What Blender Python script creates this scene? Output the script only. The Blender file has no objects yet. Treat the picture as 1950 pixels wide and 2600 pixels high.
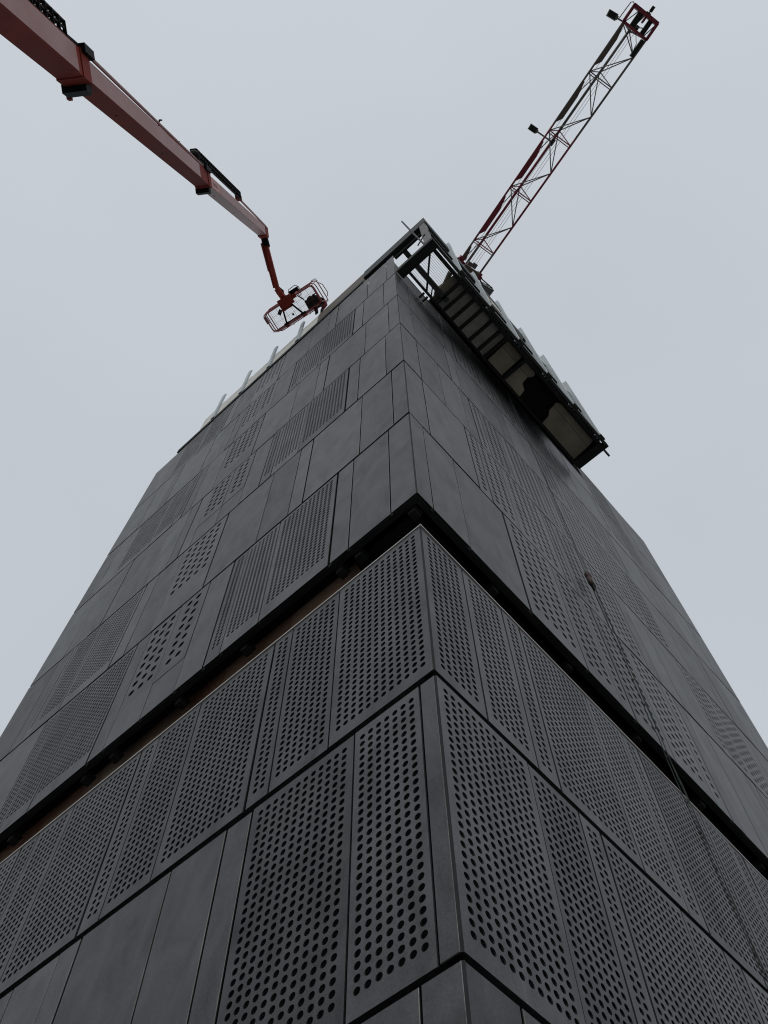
import bpy, bmesh, math, random
from mathutils import Vector, Matrix

random.seed(7)
scene = bpy.context.scene
COL = scene.collection
HS = 3.0            # storey height of the cladding rows (m)
GZ = -11.75         # street level

# ------------------------------------------------------------------ camera
cam = bpy.data.cameras.new('camera')
cam.sensor_fit = 'HORIZONTAL'
cam.sensor_width = 36.0
cam.lens = 36.0 * 2372.235 / 1950.0
cam.clip_start = 0.05
cam.clip_end = 2000.0
cam_ob = bpy.data.objects.new('camera', cam)
COL.objects.link(cam_ob)
CAM_RIGHT = Vector((0.74410634, 0.66803420, -0.00600511))
CAM_DOWN = Vector((-0.61264053, 0.67876495, -0.40490706))
CAM_FWD = Vector((-0.26641571, 0.30497288, 0.91433813))
m = Matrix.Identity(4)
for i in range(3):
    m[i][0] = CAM_RIGHT[i]; m[i][1] = -CAM_DOWN[i]; m[i][2] = -CAM_FWD[i]
m.translation = Vector((2.48338, -3.43585, -10.15115))
cam_ob.matrix_world = m
scene.camera = cam_ob

# ------------------------------------------------------------------ sky: overcast daylight
world = bpy.data.worlds.new('World')
scene.world = world
world.use_nodes = True
nt = world.node_tree
for n_ in list(nt.nodes): nt.nodes.remove(n_)
out = nt.nodes.new('ShaderNodeOutputWorld')
sky = nt.nodes.new('ShaderNodeTexSky')
sky.sky_type = 'NISHITA'; sky.sun_disc = False
sky.sun_elevation = math.radians(38); sky.sun_rotation = math.radians(138)
sky.air_density = 1.0; sky.dust_density = 4.0
hsv = nt.nodes.new('ShaderNodeHueSaturation'); hsv.inputs['Saturation'].default_value = 0.25
bg1 = nt.nodes.new('ShaderNodeBackground'); bg1.inputs['Strength'].default_value = 0.05
nt.links.new(sky.outputs[0], hsv.inputs['Color']); nt.links.new(hsv.outputs[0], bg1.inputs['Color'])
# cloud deck: nearly even grey, a little darker to the horizon, faint patches
tc = nt.nodes.new('ShaderNodeTexCoord')
sx = nt.nodes.new('ShaderNodeSeparateXYZ'); nt.links.new(tc.outputs['Generated'], sx.inputs[0])
mr = nt.nodes.new('ShaderNodeMapRange'); mr.inputs['From Min'].default_value = 0.0; mr.inputs['From Max'].default_value = 0.62; mr.interpolation_type = 'SMOOTHSTEP'
nt.links.new(sx.outputs['Z'], mr.inputs['Value'])
rmp = nt.nodes.new('ShaderNodeMix'); rmp.data_type = 'RGBA'
rmp.inputs[6].default_value = (0.165, 0.175, 0.19, 1); rmp.inputs[7].default_value = (0.452, 0.484, 0.522, 1)
nt.links.new(mr.outputs[0], rmp.inputs[0])
no = nt.nodes.new('ShaderNodeTexNoise'); no.inputs['Scale'].default_value = 2.2; no.inputs['Detail'].default_value = 3
nt.links.new(tc.outputs['Generated'], no.inputs['Vector'])
mr2 = nt.nodes.new('ShaderNodeMapRange'); mr2.inputs['From Min'].default_value = 0.3; mr2.inputs['From Max'].default_value = 0.7
mr2.inputs['To Min'].default_value = 0.96; mr2.inputs['To Max'].default_value = 1.04
nt.links.new(no.outputs['Fac'], mr2.inputs['Value'])
vm = nt.nodes.new('ShaderNodeVectorMath'); vm.operation = 'SCALE'
nt.links.new(rmp.outputs[2], vm.inputs[0]); nt.links.new(mr2.outputs[0], vm.inputs['Scale'])
bg2 = nt.nodes.new('ShaderNodeBackground'); bg2.inputs['Strength'].default_value = 1.0
nt.links.new(vm.outputs[0], bg2.inputs['Color'])
addn = nt.nodes.new('ShaderNodeAddShader')
nt.links.new(bg1.outputs[0], addn.inputs[0]); nt.links.new(bg2.outputs[0], addn.inputs[1])
nt.links.new(addn.outputs[0], out.inputs['Surface'])

sun = bpy.data.lights.new('sun', 'SUN'); sun.energy = 0.5; sun.angle = math.radians(40); sun.color = (1.0, 0.97, 0.93)
sun_ob = bpy.data.objects.new('sun', sun); COL.objects.link(sun_ob)
el, az = math.radians(38), math.radians(138)
sd = Vector((math.sin(az) * math.cos(el), math.cos(az) * math.cos(el), math.sin(el)))
sun_ob.rotation_euler = sd.to_track_quat('Z', 'Y').to_euler()
sun_ob.location = (0, 0, 80)

scene.view_settings.view_transform = 'Standard'
scene.view_settings.look = 'None'
scene.view_settings.exposure = 0.0
scene.view_settings.gamma = 1.0
scene.view_settings.use_curve_mapping = False
scene.cycles.max_bounces = 6
scene.cycles.filter_width = 1.1

# ------------------------------------------------------------------ materials
def mat(name, col, rough=0.5, metal=0.0, spec=0.5, noise=None, bump=0.0, scale=6.0, rnd=0.0, stretch=(1, 1, 1), grain=0.0, specvar=None):
    mt = bpy.data.materials.new(name); mt.use_nodes = True
    t = mt.node_tree; b = t.nodes['Principled BSDF']
    b.inputs['Base Color'].default_value = (*col, 1); b.inputs['Roughness'].default_value = rough
    b.inputs['Metallic'].default_value = metal
    b.inputs['Specular IOR Level'].default_value = spec
    if noise or rnd or grain:
        co = t.nodes.new('ShaderNodeTexCoord'); oi = t.nodes.new('ShaderNodeObjectInfo')
        mp = t.nodes.new('ShaderNodeMapping'); mp.inputs['Scale'].default_value = stretch
        sc = t.nodes.new('ShaderNodeVectorMath'); sc.operation = 'SCALE'; sc.inputs[0].default_value = (13.1, 7.7, 21.3)
        t.links.new(oi.outputs['Random'], sc.inputs['Scale'])
        ad = t.nodes.new('ShaderNodeVectorMath'); ad.operation = 'ADD'
        t.links.new(co.outputs['Object'], ad.inputs[0]); t.links.new(sc.outputs[0], ad.inputs[1])
        t.links.new(ad.outputs[0], mp.inputs['Vector'])
        nz = t.nodes.new('ShaderNodeTexNoise'); nz.inputs['Scale'].default_value = scale; nz.inputs['Detail'].default_value = 5; nz.inputs['Roughness'].default_value = 0.62
        t.links.new(mp.outputs[0], nz.inputs['Vector'])
        mx = t.nodes.new('ShaderNodeMix'); mx.data_type = 'RGBA'
        mx.inputs[6].default_value = (*col, 1); mx.inputs[7].default_value = (*(noise or col), 1)
        rp = t.nodes.new('ShaderNodeMapRange'); rp.inputs['From Min'].default_value = 0.35; rp.inputs['From Max'].default_value = 0.7
        t.links.new(nz.outputs['Fac'], rp.inputs['Value']); t.links.new(rp.outputs[0], mx.inputs[0])
        last = mx.outputs[2]
        if grain:
            g = t.nodes.new('ShaderNodeTexNoise'); g.inputs['Scale'].default_value = 60; g.inputs['Detail'].default_value = 3
            t.links.new(ad.outputs[0], g.inputs['Vector'])
            gr = t.nodes.new('ShaderNodeMapRange'); gr.inputs['From Min'].default_value = 0.3; gr.inputs['From Max'].default_value = 0.7
            gr.inputs['To Min'].default_value = 1 - grain; gr.inputs['To Max'].default_value = 1 + grain
            t.links.new(g.outputs['Fac'], gr.inputs['Value'])
            s2 = t.nodes.new('ShaderNodeVectorMath'); s2.operation = 'SCALE'
            t.links.new(last, s2.inputs[0]); t.links.new(gr.outputs[0], s2.inputs['Scale']); last = s2.outputs[0]
        if rnd:
            h_ = t.nodes.new('ShaderNodeHueSaturation')
            r2 = t.nodes.new('ShaderNodeMapRange'); r2.inputs['To Min'].default_value = 1 - rnd; r2.inputs['To Max'].default_value = 1 + rnd
            t.links.new(oi.outputs['Random'], r2.inputs['Value']); t.links.new(r2.outputs[0], h_.inputs['Value'])
            t.links.new(last, h_.inputs['Color']); last = h_.outputs[0]
        t.links.new(last, b.inputs['Base Color'])
        rr = t.nodes.new('ShaderNodeMapRange'); rr.inputs['To Min'].default_value = max(0.05, rough - 0.08); rr.inputs['To Max'].default_value = min(1, rough + 0.08)
        t.links.new(nz.outputs['Fac'], rr.inputs['Value']); t.links.new(rr.outputs[0], b.inputs['Roughness'])
        if specvar:
            # weathering: cloudy, slightly streaked patches where the sealed surface has dulled
            n2 = t.nodes.new('ShaderNodeTexNoise'); n2.inputs['Scale'].default_value = scale*1.3; n2.inputs['Detail'].default_value = 7; n2.inputs['Roughness'].default_value = 0.6; n2.inputs['Distortion'].default_value = 0.6
            o2 = t.nodes.new('ShaderNodeVectorMath'); o2.operation = 'ADD'; o2.inputs[1].default_value = (3.7, 9.1, 1.3)
            t.links.new(mp.outputs[0], o2.inputs[0]); t.links.new(o2.outputs[0], n2.inputs['Vector'])
            s3 = t.nodes.new('ShaderNodeMapRange'); s3.inputs['From Min'].default_value = 0.32; s3.inputs['From Max'].default_value = 0.68
            s3.inputs['To Min'].default_value = specvar[0]; s3.inputs['To Max'].default_value = specvar[1]
            t.links.new(n2.outputs['Fac'], s3.inputs['Value'])
            r3 = t.nodes.new('ShaderNodeMapRange'); r3.inputs['To Min'].default_value = 0.70; r3.inputs['To Max'].default_value = 1.3
            wn = t.nodes.new('ShaderNodeTexWhiteNoise'); wn.noise_dimensions = '1D'; t.links.new(oi.outputs['Random'], wn.inputs['W'])
            t.links.new(wn.outputs['Value'], r3.inputs['Value'])
            m3 = t.nodes.new('ShaderNodeMath'); m3.operation = 'MULTIPLY'
            t.links.new(s3.outputs[0], m3.inputs[0]); t.links.new(r3.outputs[0], m3.inputs[1])
            last_s = m3.outputs[0]
            if grain:
                m4 = t.nodes.new('ShaderNodeMath'); m4.operation = 'MULTIPLY'
                t.links.new(last_s, m4.inputs[0]); t.links.new(gr.outputs[0], m4.inputs[1]); last_s = m4.outputs[0]
            t.links.new(last_s, b.inputs['Specular IOR Level'])
        if bump:
            bp = t.nodes.new('ShaderNodeBump'); bp.inputs['Strength'].default_value = bump; bp.inputs['Distance'].default_value = 0.004
            t.links.new(nz.outputs['Fac'], bp.inputs['Height']); t.links.new(bp.outputs[0], b.inputs['Normal'])
    return mt

PANEL_A = (0.010, 0.0112, 0.0125); PANEL_B = (0.027, 0.029, 0.0305)
M = dict(
    panel=mat('fibre_cement', PANEL_A, 0.47, 0, 0.5, PANEL_B, 0.35, 1.6, 0.25, (1.5, 0.7, 1), 0.16, (0.34, 0.80)),
    trimgrey=mat('corner_fibre_cement', (0.012, 0.013, 0.014), 0.75, 0, 0.15, (0.022, 0.024, 0.026), 0.2, 3.0, 0.08, (1, 0.4, 1)),
    core=mat('dark_membrane', (0.010, 0.010, 0.011), 0.9, 0, 0.15),
    steel=mat('painted_steel', (0.034, 0.041, 0.040), 0.55, 0, 0.18, (0.050, 0.056, 0.053), 0.1, 3, 0.06),
    darksteel=mat('dark_steel', (0.014, 0.016, 0.016), 0.6, 0, 0.12, (0.022, 0.024, 0.023), 0.1, 3),
    fascia=mat('fascia_sheet', (0.040, 0.049, 0.050), 0.6, 0, 0.10, (0.058, 0.066, 0.066), 0.1, 1.2, 0, (0.3, 1, 1)),
    tan=mat('tan_fascia_sheet', (0.085, 0.075, 0.060), 0.6, 0, 0.15, (0.125, 0.11, 0.09), 0.1, 1.0, 0, (0.4, 1, 1)),
    cream=mat('pale_insulation', (0.50, 0.50, 0.47), 0.7, 0, 0.3, (0.60, 0.60, 0.56), 0.1, 2),
    galv=mat('galvanised_steel', (0.33, 0.385, 0.41), 0.5, 0.0, 0.4, (0.42, 0.47, 0.49), 0.05, 5, 0.05),
    whitetrim=mat('pale_aluminium', (0.34, 0.335, 0.325), 0.5, 0.0, 0.3),
    conc=mat('concrete', (0.21, 0.19, 0.15), 0.85, 0, 0.2, (0.31, 0.285, 0.23), 0.4, 1.8, 0.1, (1, 1, 1), 0.08),
    deck=mat('ribbed_deck', (0.34, 0.34, 0.33), 0.6, 0.0, 0.4, (0.48, 0.48, 0.46), 0.1, 4, 0.12),
    board=mat('timber_board', (0.17, 0.070, 0.038), 0.8, 0, 0.1, (0.30, 0.235, 0.18), 0.2, 0.7, 0.2, (0.6, 1, 1)),
    column=mat('primed_column', (0.12, 0.12, 0.122), 0.6, 0, 0.15, (0.16, 0.16, 0.16), 0.2, 4),
    wire=mat('mesh_wire', (0.10, 0.105, 0.11), 0.5, 0.4, 0.5),
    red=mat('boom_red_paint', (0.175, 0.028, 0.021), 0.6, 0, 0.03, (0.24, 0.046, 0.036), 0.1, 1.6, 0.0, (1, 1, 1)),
    redlt=mat('boom_lit_pale_paint', (0.27, 0.11, 0.10), 0.45, 0, 0.25, (0.36, 0.21, 0.20), 0.1, .8),  # paler red: the lit look of the boom put into its colour
    redlet=mat('boom_orange_paint', (0.36, 0.06, 0.025), 0.4, 0, 0.5),
    black=mat('black_plastic', (0.008, 0.008, 0.009), 0.7, 0, 0.12),
    railred=mat('basket_red_paint', (0.22, 0.022, 0.02), 0.35, 0, 0.5),
    maroon=mat('crane_maroon_paint', (0.14, 0.016, 0.030), 0.5, 0, 0.25, (0.18, 0.028, 0.042), 0.1, 2),
    cgrey=mat('crane_grey_paint', (0.085, 0.085, 0.085), 0.5, 0, 0.3, (0.115, 0.11, 0.105), 0.1, 2),
    cbrown=mat('crane_weathered_plate', (0.075, 0.055, 0.048), 0.6, 0, 0.3, (0.11, 0.085, 0.07), 0.1, 2),
    rope=mat('green_rope', (0.030, 0.044, 0.038), 0.8, 0, 0.2),
    hook=mat('rusty_iron', (0.035, 0.025, 0.022), 0.7, 0.2, 0.3, (0.06, 0.04, 0.03), 0.2, 20),
    cloth=mat('dark_workwear', (0.022, 0.012, 0.012), 0.9, 0, 0.1, (0.035, 0.02, 0.02), 0.2, 8),
    sleeve=mat('red_sleeve', (0.09, 0.016, 0.018), 0.9, 0, 0.1),
    glove=mat('black_glove', (0.01, 0.011, 0.016), 0.8, 0, 0.2),
    skin=mat('skin', (0.42, 0.25, 0.18), 0.6, 0, 0.3),
    hair=mat('dark_hair', (0.02, 0.015, 0.012), 0.7, 0, 0.2),
    asphalt=mat('concrete_yard', (0.17, 0.165, 0.155), 0.9, 0, 0.2, (0.25, 0.245, 0.23), 0.4, 8),
    paving=mat('paving', (0.20, 0.195, 0.185), 0.85, 0, 0.2, (0.26, 0.25, 0.24), 0.3, 4),
    tyre=mat('tyre_rubber', (0.02, 0.02, 0.02), 0.85, 0, 0.2),
)

# ------------------------------------------------------------------ mesh builder
def linkobj(name, me, parent=None):
    o = bpy.data.objects.new(name, me)
    COL.objects.link(o)
    if parent is not None: o.parent = parent
    return o

def wloc(o):
    v = Vector(o.location)
    while o.parent is not None:
        o = o.parent; v += Vector(o.location)
    return v

def empty(name, loc, label, cat, group=None):
    o = bpy.data.objects.new(name, None); COL.objects.link(o)
    o.location = loc; o['label'] = label; o['category'] = cat
    if group: o['group'] = group
    return o

class MB:
    def __init__(s): s.v = []; s.f = []
    def quadbox(s, c, ax, hx):
        # c centre, ax three unit axes, hx three half sizes
        b = len(s.v)
        for k in ((-1,-1,-1),(1,-1,-1),(1,1,-1),(-1,1,-1),(-1,-1,1),(1,-1,1),(1,1,1),(-1,1,1)):
            s.v.append(Vector(c) + ax[0]*(k[0]*hx[0]) + ax[1]*(k[1]*hx[1]) + ax[2]*(k[2]*hx[2]))
        for f in ((3,2,1,0),(4,5,6,7),(0,1,5,4),(1,2,6,5),(2,3,7,6),(3,0,4,7)): s.f.append([b+i for i in f])
        return s
    def box(s, lo, hi):
        lo, hi = Vector(lo), Vector(hi)
        return s.quadbox((lo+hi)/2, (Vector((1,0,0)),Vector((0,1,0)),Vector((0,0,1))), [(hi[i]-lo[i])/2 for i in range(3)])
    def bar(s, p, q, w, h, up=(0,0,1)):
        p, q = Vector(p), Vector(q); d = (q-p); L = d.length
        if L < 1e-6: return s
        d.normalize(); up = Vector(up)
        a = d.cross(up)
        if a.length < 1e-4: a = d.cross(Vector((1,0,0)))
        a.normalize(); b = a.cross(d)
        return s.quadbox((p+q)/2, (d, a, b), (L/2, w/2, h/2))
    def tube(s, pts, r, n=6, closed=False, r2=None):
        pts = [Vector(p) for p in pts]; N = len(pts)
        rings = []; ref = None
        for i, p in enumerate(pts):
            if closed: d = pts[(i+1) % N] - pts[i-1]
            else: d = pts[min(i+1, N-1)] - pts[max(i-1, 0)]
            d.normalize()
            if ref is None:
                ref = d.cross(Vector((0,0,1)))
                if ref.length < 1e-3: ref = d.cross(Vector((1,0,0)))
            a = ref - d*ref.dot(d)
            if a.length < 1e-6: a = d.orthogonal()
            a.normalize(); ref = a; b = d.cross(a)
            rr = r if r2 is None else r + (r2-r)*i/(N-1)
            base = len(s.v)
            for k in range(n):
                t = 2*math.pi*k/n
                s.v.append(p + a*(math.cos(t)*rr) + b*(math.sin(t)*rr))
            rings.append(base)
        R = len(rings)
        for i in range(R if closed else R-1):
            A, B = rings[i], rings[(i+1) % R]
            for k in range(n): s.f.append([A+k, A+(k+1)%n, B+(k+1)%n, B+k])
        if not closed:
            s.f.append([rings[0]+k for k in reversed(range(n))]); s.f.append([rings[-1]+k for k in range(n)])
        return s
    def poly(s, pts):
        b = len(s.v); s.v += [Vector(p) for p in pts]; s.f.append(list(range(b, b+len(pts)))); return s
    def prism(s, pts, d):
        # polygon extruded by vector d
        b = len(s.v); n = len(pts); d = Vector(d)
        s.v += [Vector(p) for p in pts] + [Vector(p)+d for p in pts]
        s.f.append([b+i for i in reversed(range(n))]); s.f.append([b+n+i for i in range(n)])
        for i in range(n): s.f.append([b+i, b+(i+1)%n, b+n+(i+1)%n, b+n+i])
        return s
    def ball(s, c, r, seg=10, rings=6, sc=(1,1,1)):
        b = len(s.v); c = Vector(c)
        for i in range(1, rings):
            t = math.pi*i/rings
            for k in range(seg):
                a = 2*math.pi*k/seg
                s.v.append(c + Vector((math.sin(t)*math.cos(a)*r*sc[0], math.sin(t)*math.sin(a)*r*sc[1], math.cos(t)*r*sc[2])))
        top = len(s.v); s.v.append(c+Vector((0,0,r*sc[2]))); bot = len(s.v); s.v.append(c-Vector((0,0,r*sc[2])))
        for i in range(rings-2):
            for k in range(seg): s.f.append([b+i*seg+k, b+(i+1)*seg+k, b+(i+1)*seg+(k+1)%seg, b+i*seg+(k+1)%seg])
        for k in range(seg):
            s.f.append([top, b+k, b+(k+1)%seg]); e = b+(rings-2)*seg; s.f.append([bot, e+(k+1)%seg, e+k])
        return s
    def build(s, name, m_, parent=None, smooth=False, kind=None):
        org = wloc(parent) if parent is not None else Vector((0,0,0))
        me = bpy.data.meshes.new(name)
        me.from_pydata([tuple(v-org) for v in s.v], [], s.f); me.update()
        me.materials.append(m_)
        if smooth: me.polygons.foreach_set('use_smooth', [True]*len(me.polygons))
        o = linkobj(name, me, parent)
        if kind: o['kind'] = kind
        return o

# ------------------------------------------------------------------ ground
g = MB().box((-300, -300, GZ-0.3), (300, 300, GZ)).build('ground', M['asphalt']); g['kind'] = 'structure'
pv = MB()
pv.box((-14, -3.2, GZ), (3.2, -0.05, GZ+0.12)); pv.box((0.05, -0.05, GZ), (3.2, 16, GZ+0.12))
pv = pv.build('pavement', M['paving']); pv['kind'] = 'structure'

# ------------------------------------------------------------------ tower
tower = empty('tower', (0, 0, GZ), 'dark grey panel-clad corner tower, partly perforated, with an open steel bay at its top', 'building')
W, D = 10.297, 12.743
AX = {'L': (Vector((1,0,0)), Vector((0,0,1)), Vector((0,-1,0))), 'R': (Vector((0,1,0)), Vector((0,0,1)), Vector((1,0,0)))}
MESH = {}
TH = 0.013

def solid_mesh(w, h):
    key = ('s', round(w, 2), round(h, 2))
    if key in MESH: return MESH[key]
    c = 0.004
    v = []; f = []
    hw, hh = w/2, h/2
    # front, chamfer ring, back edge
    for (a, b, n) in ((hw-c, hh-c, 0), (hw, hh, -c), (hw, hh, -TH)):
        v += [(-a, -b, n), (a, -b, n), (a, b, n), (-a, b, n)]
    f.append((0, 1, 2, 3))
    for r in range(2):
        for k in range(4):
            f.append((r*4+k, (r+1)*4+k, (r+1)*4+(k+1) % 4, r*4+(k+1) % 4))
    f.append((11, 10, 9, 8))
    me = bpy.data.meshes.new('cladding_panel'); me.from_pydata(v, [], f); me.update(); me.materials.append(M['panel'])
    MESH[key] = me
    return me

def perf_mesh(w, h, pitch, dia, mt, mb, n, cols=None, pv=None):
    pv = pv or pitch
    key = ('p', round(w, 2), round(h, 2), pitch, dia, mt, mb, n, cols, pv)
    if key in MESH: return MESH[key]
    nc = cols or max(1, int((w-0.06)/pitch + 0.02)); nr = max(1, int((h-mt-mb)/pv + 0.02))
    gw = nc*pitch; x0 = -gw/2; y1 = h/2-mt; y0 = y1-nr*pv
    v = []; f = []
    r = dia/2; off = math.pi/n if n == 12 else 0.0
    off = math.radians(15) if n == 12 else 0.0
    ring = []
    for k in range(n):
        a = off + 2*math.pi*k/n
        ca, sa = math.cos(a), math.sin(a); mxx = max(abs(ca), abs(sa))
        ring.append((ca*r, sa*r, ca/mxx*pitch/2, sa/mxx*pv/2))
    for i in range(nc):
        for j in range(nr):
            cx = x0+(i+.5)*pitch; cy = y0+(j+.5)*pv; b = len(v)
            for (a1, b1, a2, b2) in ring:
                v.append((cx+a2, cy+b2, 0)); v.append((cx+a1, cy+b1, 0)); v.append((cx+a1, cy+b1, -TH))
            for k in range(n):
                q = (k+1) % n
                f.append((b+3*k, b+3*q, b+3*q+1, b+3*k+1)); f.append((b+3*k+1, b+3*q+1, b+3*q+2, b+3*k+2))
    hw, hh = w/2, h/2
    def q(x_0, y_0, x_1, y_1):
        b = len(v); v.extend([(x_0, y_0, 0), (x_1, y_0, 0), (x_1, y_1, 0), (x_0, y_1, 0)]); f.append((b, b+1, b+2, b+3))
    q(-hw, -hh, x0, hh); q(-x0, -hh, hw, hh); q(x0, -hh, -x0, y0); q(x0, y1, -x0, hh)
    b = len(v)
    v.extend([(-hw, -hh, 0), (hw, -hh, 0), (hw, hh, 0), (-hw, hh, 0), (-hw, -hh, -TH), (hw, -hh, -TH), (hw, hh, -TH), (-hw, hh, -TH)])
    for k in range(4): f.append((b+k, b+4+k, b+4+(k+1) % 4, b+(k+1) % 4))
    me = bpy.data.meshes.new('perforated_panel'); me.from_pydata(v, [], f); me.update(); me.materials.append(M['panel'])
    MESH[key] = me
    return me

def place(face, u0, u1, z0, z1, me_fn, name):
    S, T, N = AX[face]
    sgn = -1 if face == 'L' else 1
    me = me_fn(u1-u0, z1-z0)
    o = linkobj(name, me, tower)
    mt = Matrix.Identity(4)
    tilt = random.uniform(-0.0012, 0.0012)
    T2 = (T + N*tilt).normalized(); N2 = S.cross(T2)
    for i in range(3): mt[i][0] = S[i]; mt[i][1] = T2[i]; mt[i][2] = N2[i]
    c = S*(sgn*(u0+u1)/2) + Vector((0,0,(z0+z1)/2)) + N*random.uniform(-0.004, 0.002)
    mt.translation = c - Vector(tower.location)
    o.matrix_local = mt
    return o

AP, AD = 0.0875, 0.058      # dense square grid of holes
BP, BD = 0.190, 0.105       # wide square grid of larger holes

JW = 0.0095
def row(face, z0, z1, joints, kinds, thick=(), amb=0.30, amt=0.07, n=8, sub=None, bmb=0.22, start=0.0):
    """joints: u of the joints from the corner outward; kinds: one letter per panel (s solid, a dense, b wide holes,
    c wide holes over a separate solid piece)"""
    us = [start]+list(joints)
    for i, k in enumerate(kinds):
        gl = 0.010 if i == 0 else (0.018 if i in thick else JW)
        gr = 0.018 if (i+1) in thick else JW
        a, b = us[i]+gl, us[i+1]-gr
        if i == 0 and start == 0.0: a = us[i]+(0.016)
        if k == 's': place(face, a, b, z0, z1, solid_mesh, 'cladding_panel')
        elif k == 'a': place(face, a, b, z0, z1, lambda w, h: perf_mesh(w, h, AP, AD, amt, amb, n), 'perforated_panel')
        elif k == 'b': place(face, a, b, z0, z1, lambda w, h: perf_mesh(w, h, BP, BD, 0.07, bmb, n) if face == 'R' else perf_mesh(w, h, .198, .122, 0.07, bmb, n, None, .238), 'perforated_panel')
        elif k == 'c':
            zs = z0+sub
            place(face, a, b, z0, zs-0.004, solid_mesh, 'cladding_panel')
            place(face, a, b, zs+0.004, z1, lambda w, h: perf_mesh(w, h, .198, .122, 0.07, 0.07, n, None, .238), 'perforated_panel')

G2 = 0.034
def zr(k): return (k*HS+G2 if k else -0.045, (k+1)*HS-G2)
# left face, upper rows
row('L', *zr(0), [.417,1.107,1.428,2.637,3.33,3.64,4.185,4.845,5.567,5.9,7.13,7.83,8.18,9.4,W-.016], 'sssaaasccsaaass', thick=(3,6,10,13), sub=.83, n=12)
row('L', *zr(1), [.304,.998,2.193,2.507,3.20,4.40,5.635,6.31,6.67,7.95,8.705,8.955,9.305,10.08,W-.016], 'sssssscssaaasss', thick=(3,6,9), sub=.66)
row('L', *zr(2), [.42,1.115,1.426,2.615,3.325,3.627,4.17,4.81,5.53,5.86,6.19,6.87,8.11,8.50,9.235,W-.016], 'sssaaasccsssssss', thick=(3,6,10,13), sub=.9)
row('L', *zr(3), [.31,1.0,2.185,2.49,3.20,4.357,5.61,6.30,6.61,6.92,7.68,8.905,9.6,W-.016], 'ssssssbssaaass', thick=(3,6,9), bmb=.75)
row('L', *zr(4), [.43,1.12,1.44,2.61,3.31,3.61,4.26,4.85,5.53,5.84,6.11,6.77,8.07,8.42,9.15,W-.016], 'sssaaascсsssssss'.replace('с','c'), thick=(3,6,10,13), sub=.85)
row('L', 5*HS+G2, 6.0*HS, [.31,1.01,2.185,2.52,3.22,4.39,5.5,6.28,6.60,6.92,7.61,8.82,9.17,W-.016], 'ssssssbssaaass', thick=(3,6,9), bmb=.8, amb=.1)
# left face, lower rows under the slot
row('L', -3.755, -1.02, [1.185,1.90,2.19,3.40,4.11,4.43,5.66,6.34,6.69,7.92,8.63,8.95,W-.016], 'aaaaaaaaaaaas', thick=(3,6,9,12), amb=.05, n=12)
row('L', -6.492, -3.84, [.17,.875,2.07,2.385,3.09,4.295,4.61,5.29,6.5,6.82,7.52,8.72,W-.016], 'saassssssssss', thick=(3,6,9), amb=.05, n=12)
row('L', -9.2, -6.545, [.31,1.5,1.82,2.52,3.72,4.04,4.74,5.94,6.26,6.96,8.16,8.48,W-.016], 'sssssssssssss', thick=(2,5))
row('L', -11.6, -9.25, [.87,1.58,2.78,3.1,3.8,5.0,5.32,6.02,7.22,7.54,8.24,9.44,W-.016], 'sssssssssssss')
# right face, upper rows
row('R', *zr(0), [.307,.998,2.172,3.35,4.10,4.41,5.31,6.31,6.705,7.03,7.68,8.9,9.25,9.95,11.15,11.5,12.2,D-.016], 'sssbbbbbbsssssssss', thick=(3,6,9), bmb=.2, n=12)
row('R', *zr(1), [.492,1.65,1.975,2.665,3.85,4.14,4.96,6.11,6.48,7.15,8.345,8.67,9.37,10.5,10.85,11.55,D-.016], 'ssbbbbbbsssbbbsss', thick=(2,5,8,11), bmb=.2)
row('R', *zr(2), [.50,1.172,1.865,2.18,2.485,3.20,4.38,4.705,5.25,6.5,6.82,7.5,8.35,9.1,10.3,10.65,11.35,D-.016], 'ssssbbbbbbbbbsssss', thick=(4,7,10), bmb=.2)
row('R', *zr(3), [.488,1.67,2.0,2.84,3.53,3.86,5.04,5.80,6.12,7.3,8.0,8.33,9.53,10.2,10.55,11.75,D-.016], 'sssssssbbbbbsssss', thick=(2,6,9), bmb=.3)
row('R', *zr(4), [.49,1.18,1.87,2.19,3.38,4.06,4.40,5.1,6.30,6.62,7.3,8.5,8.85,9.55,10.45,11.2,D-.016], 'ssssbbbbbsssbbbss', thick=(4,7,9), bmb=.55)
row('R', 5*HS+G2, 5.56*HS, [1.2,1.9,3.1,3.8,5.0,5.7,6.9,7.6,8.84], 'sssssssss')
row('R', 5*HS+G2, 6.08*HS, [9.16,9.86,10.40,11.1,12.0,D-.016], 'aaasss', start=8.85, amb=.1)
# right face, lower rows
row('R', -3.755, -1.02, [.69,1.375,1.69,2.93,3.64,3.98,5.30,5.95,6.28,7.5,8.2,8.5,9.7,10.4,10.7,11.9,D-.016], 'aaaaaaaaaaaaaaaaa', thick=(3,6,9,12), amb=.05, n=12)
row('R', -6.492, -3.84, [1.19,1.895,2.215,3.44,4.13,4.44,5.66,6.36,6.68,7.9,8.6,8.92,D-.016], 'aaaaaaaaasssa', thick=(3,6,9), amb=.05, n=12)
row('R', -9.2, -6.545, [.5,1.7,2.4,2.72,3.92,4.62,4.94,6.14,6.84,8.0,9.2,10.4,D-.016], 'sssssssssssss', thick=(3,6))
row('R', -11.6, -9.25, [1.2,1.9,2.22,3.42,4.12,4.44,5.64,6.34,7.54,8.74,9.94,11.1,D-.016], 'sssssssssssss')

# corner trims, one per row (a blunt mitre seen as a darker strip)
for (z0, z1) in [zr(k) for k in range(5)] + [(5*HS+G2, 5.18*HS), (-3.755, -1.02), (-6.492, -3.84), (-9.2, -6.545), (-11.6, -9.25)]:
    MB().prism([(-.0155, .0, z0), (.0, .0155, z0), (-.02, .02, z0)][::-1], (0, 0, z1-z0)).build('corner_trim', M['trimgrey'], tower)

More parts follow.
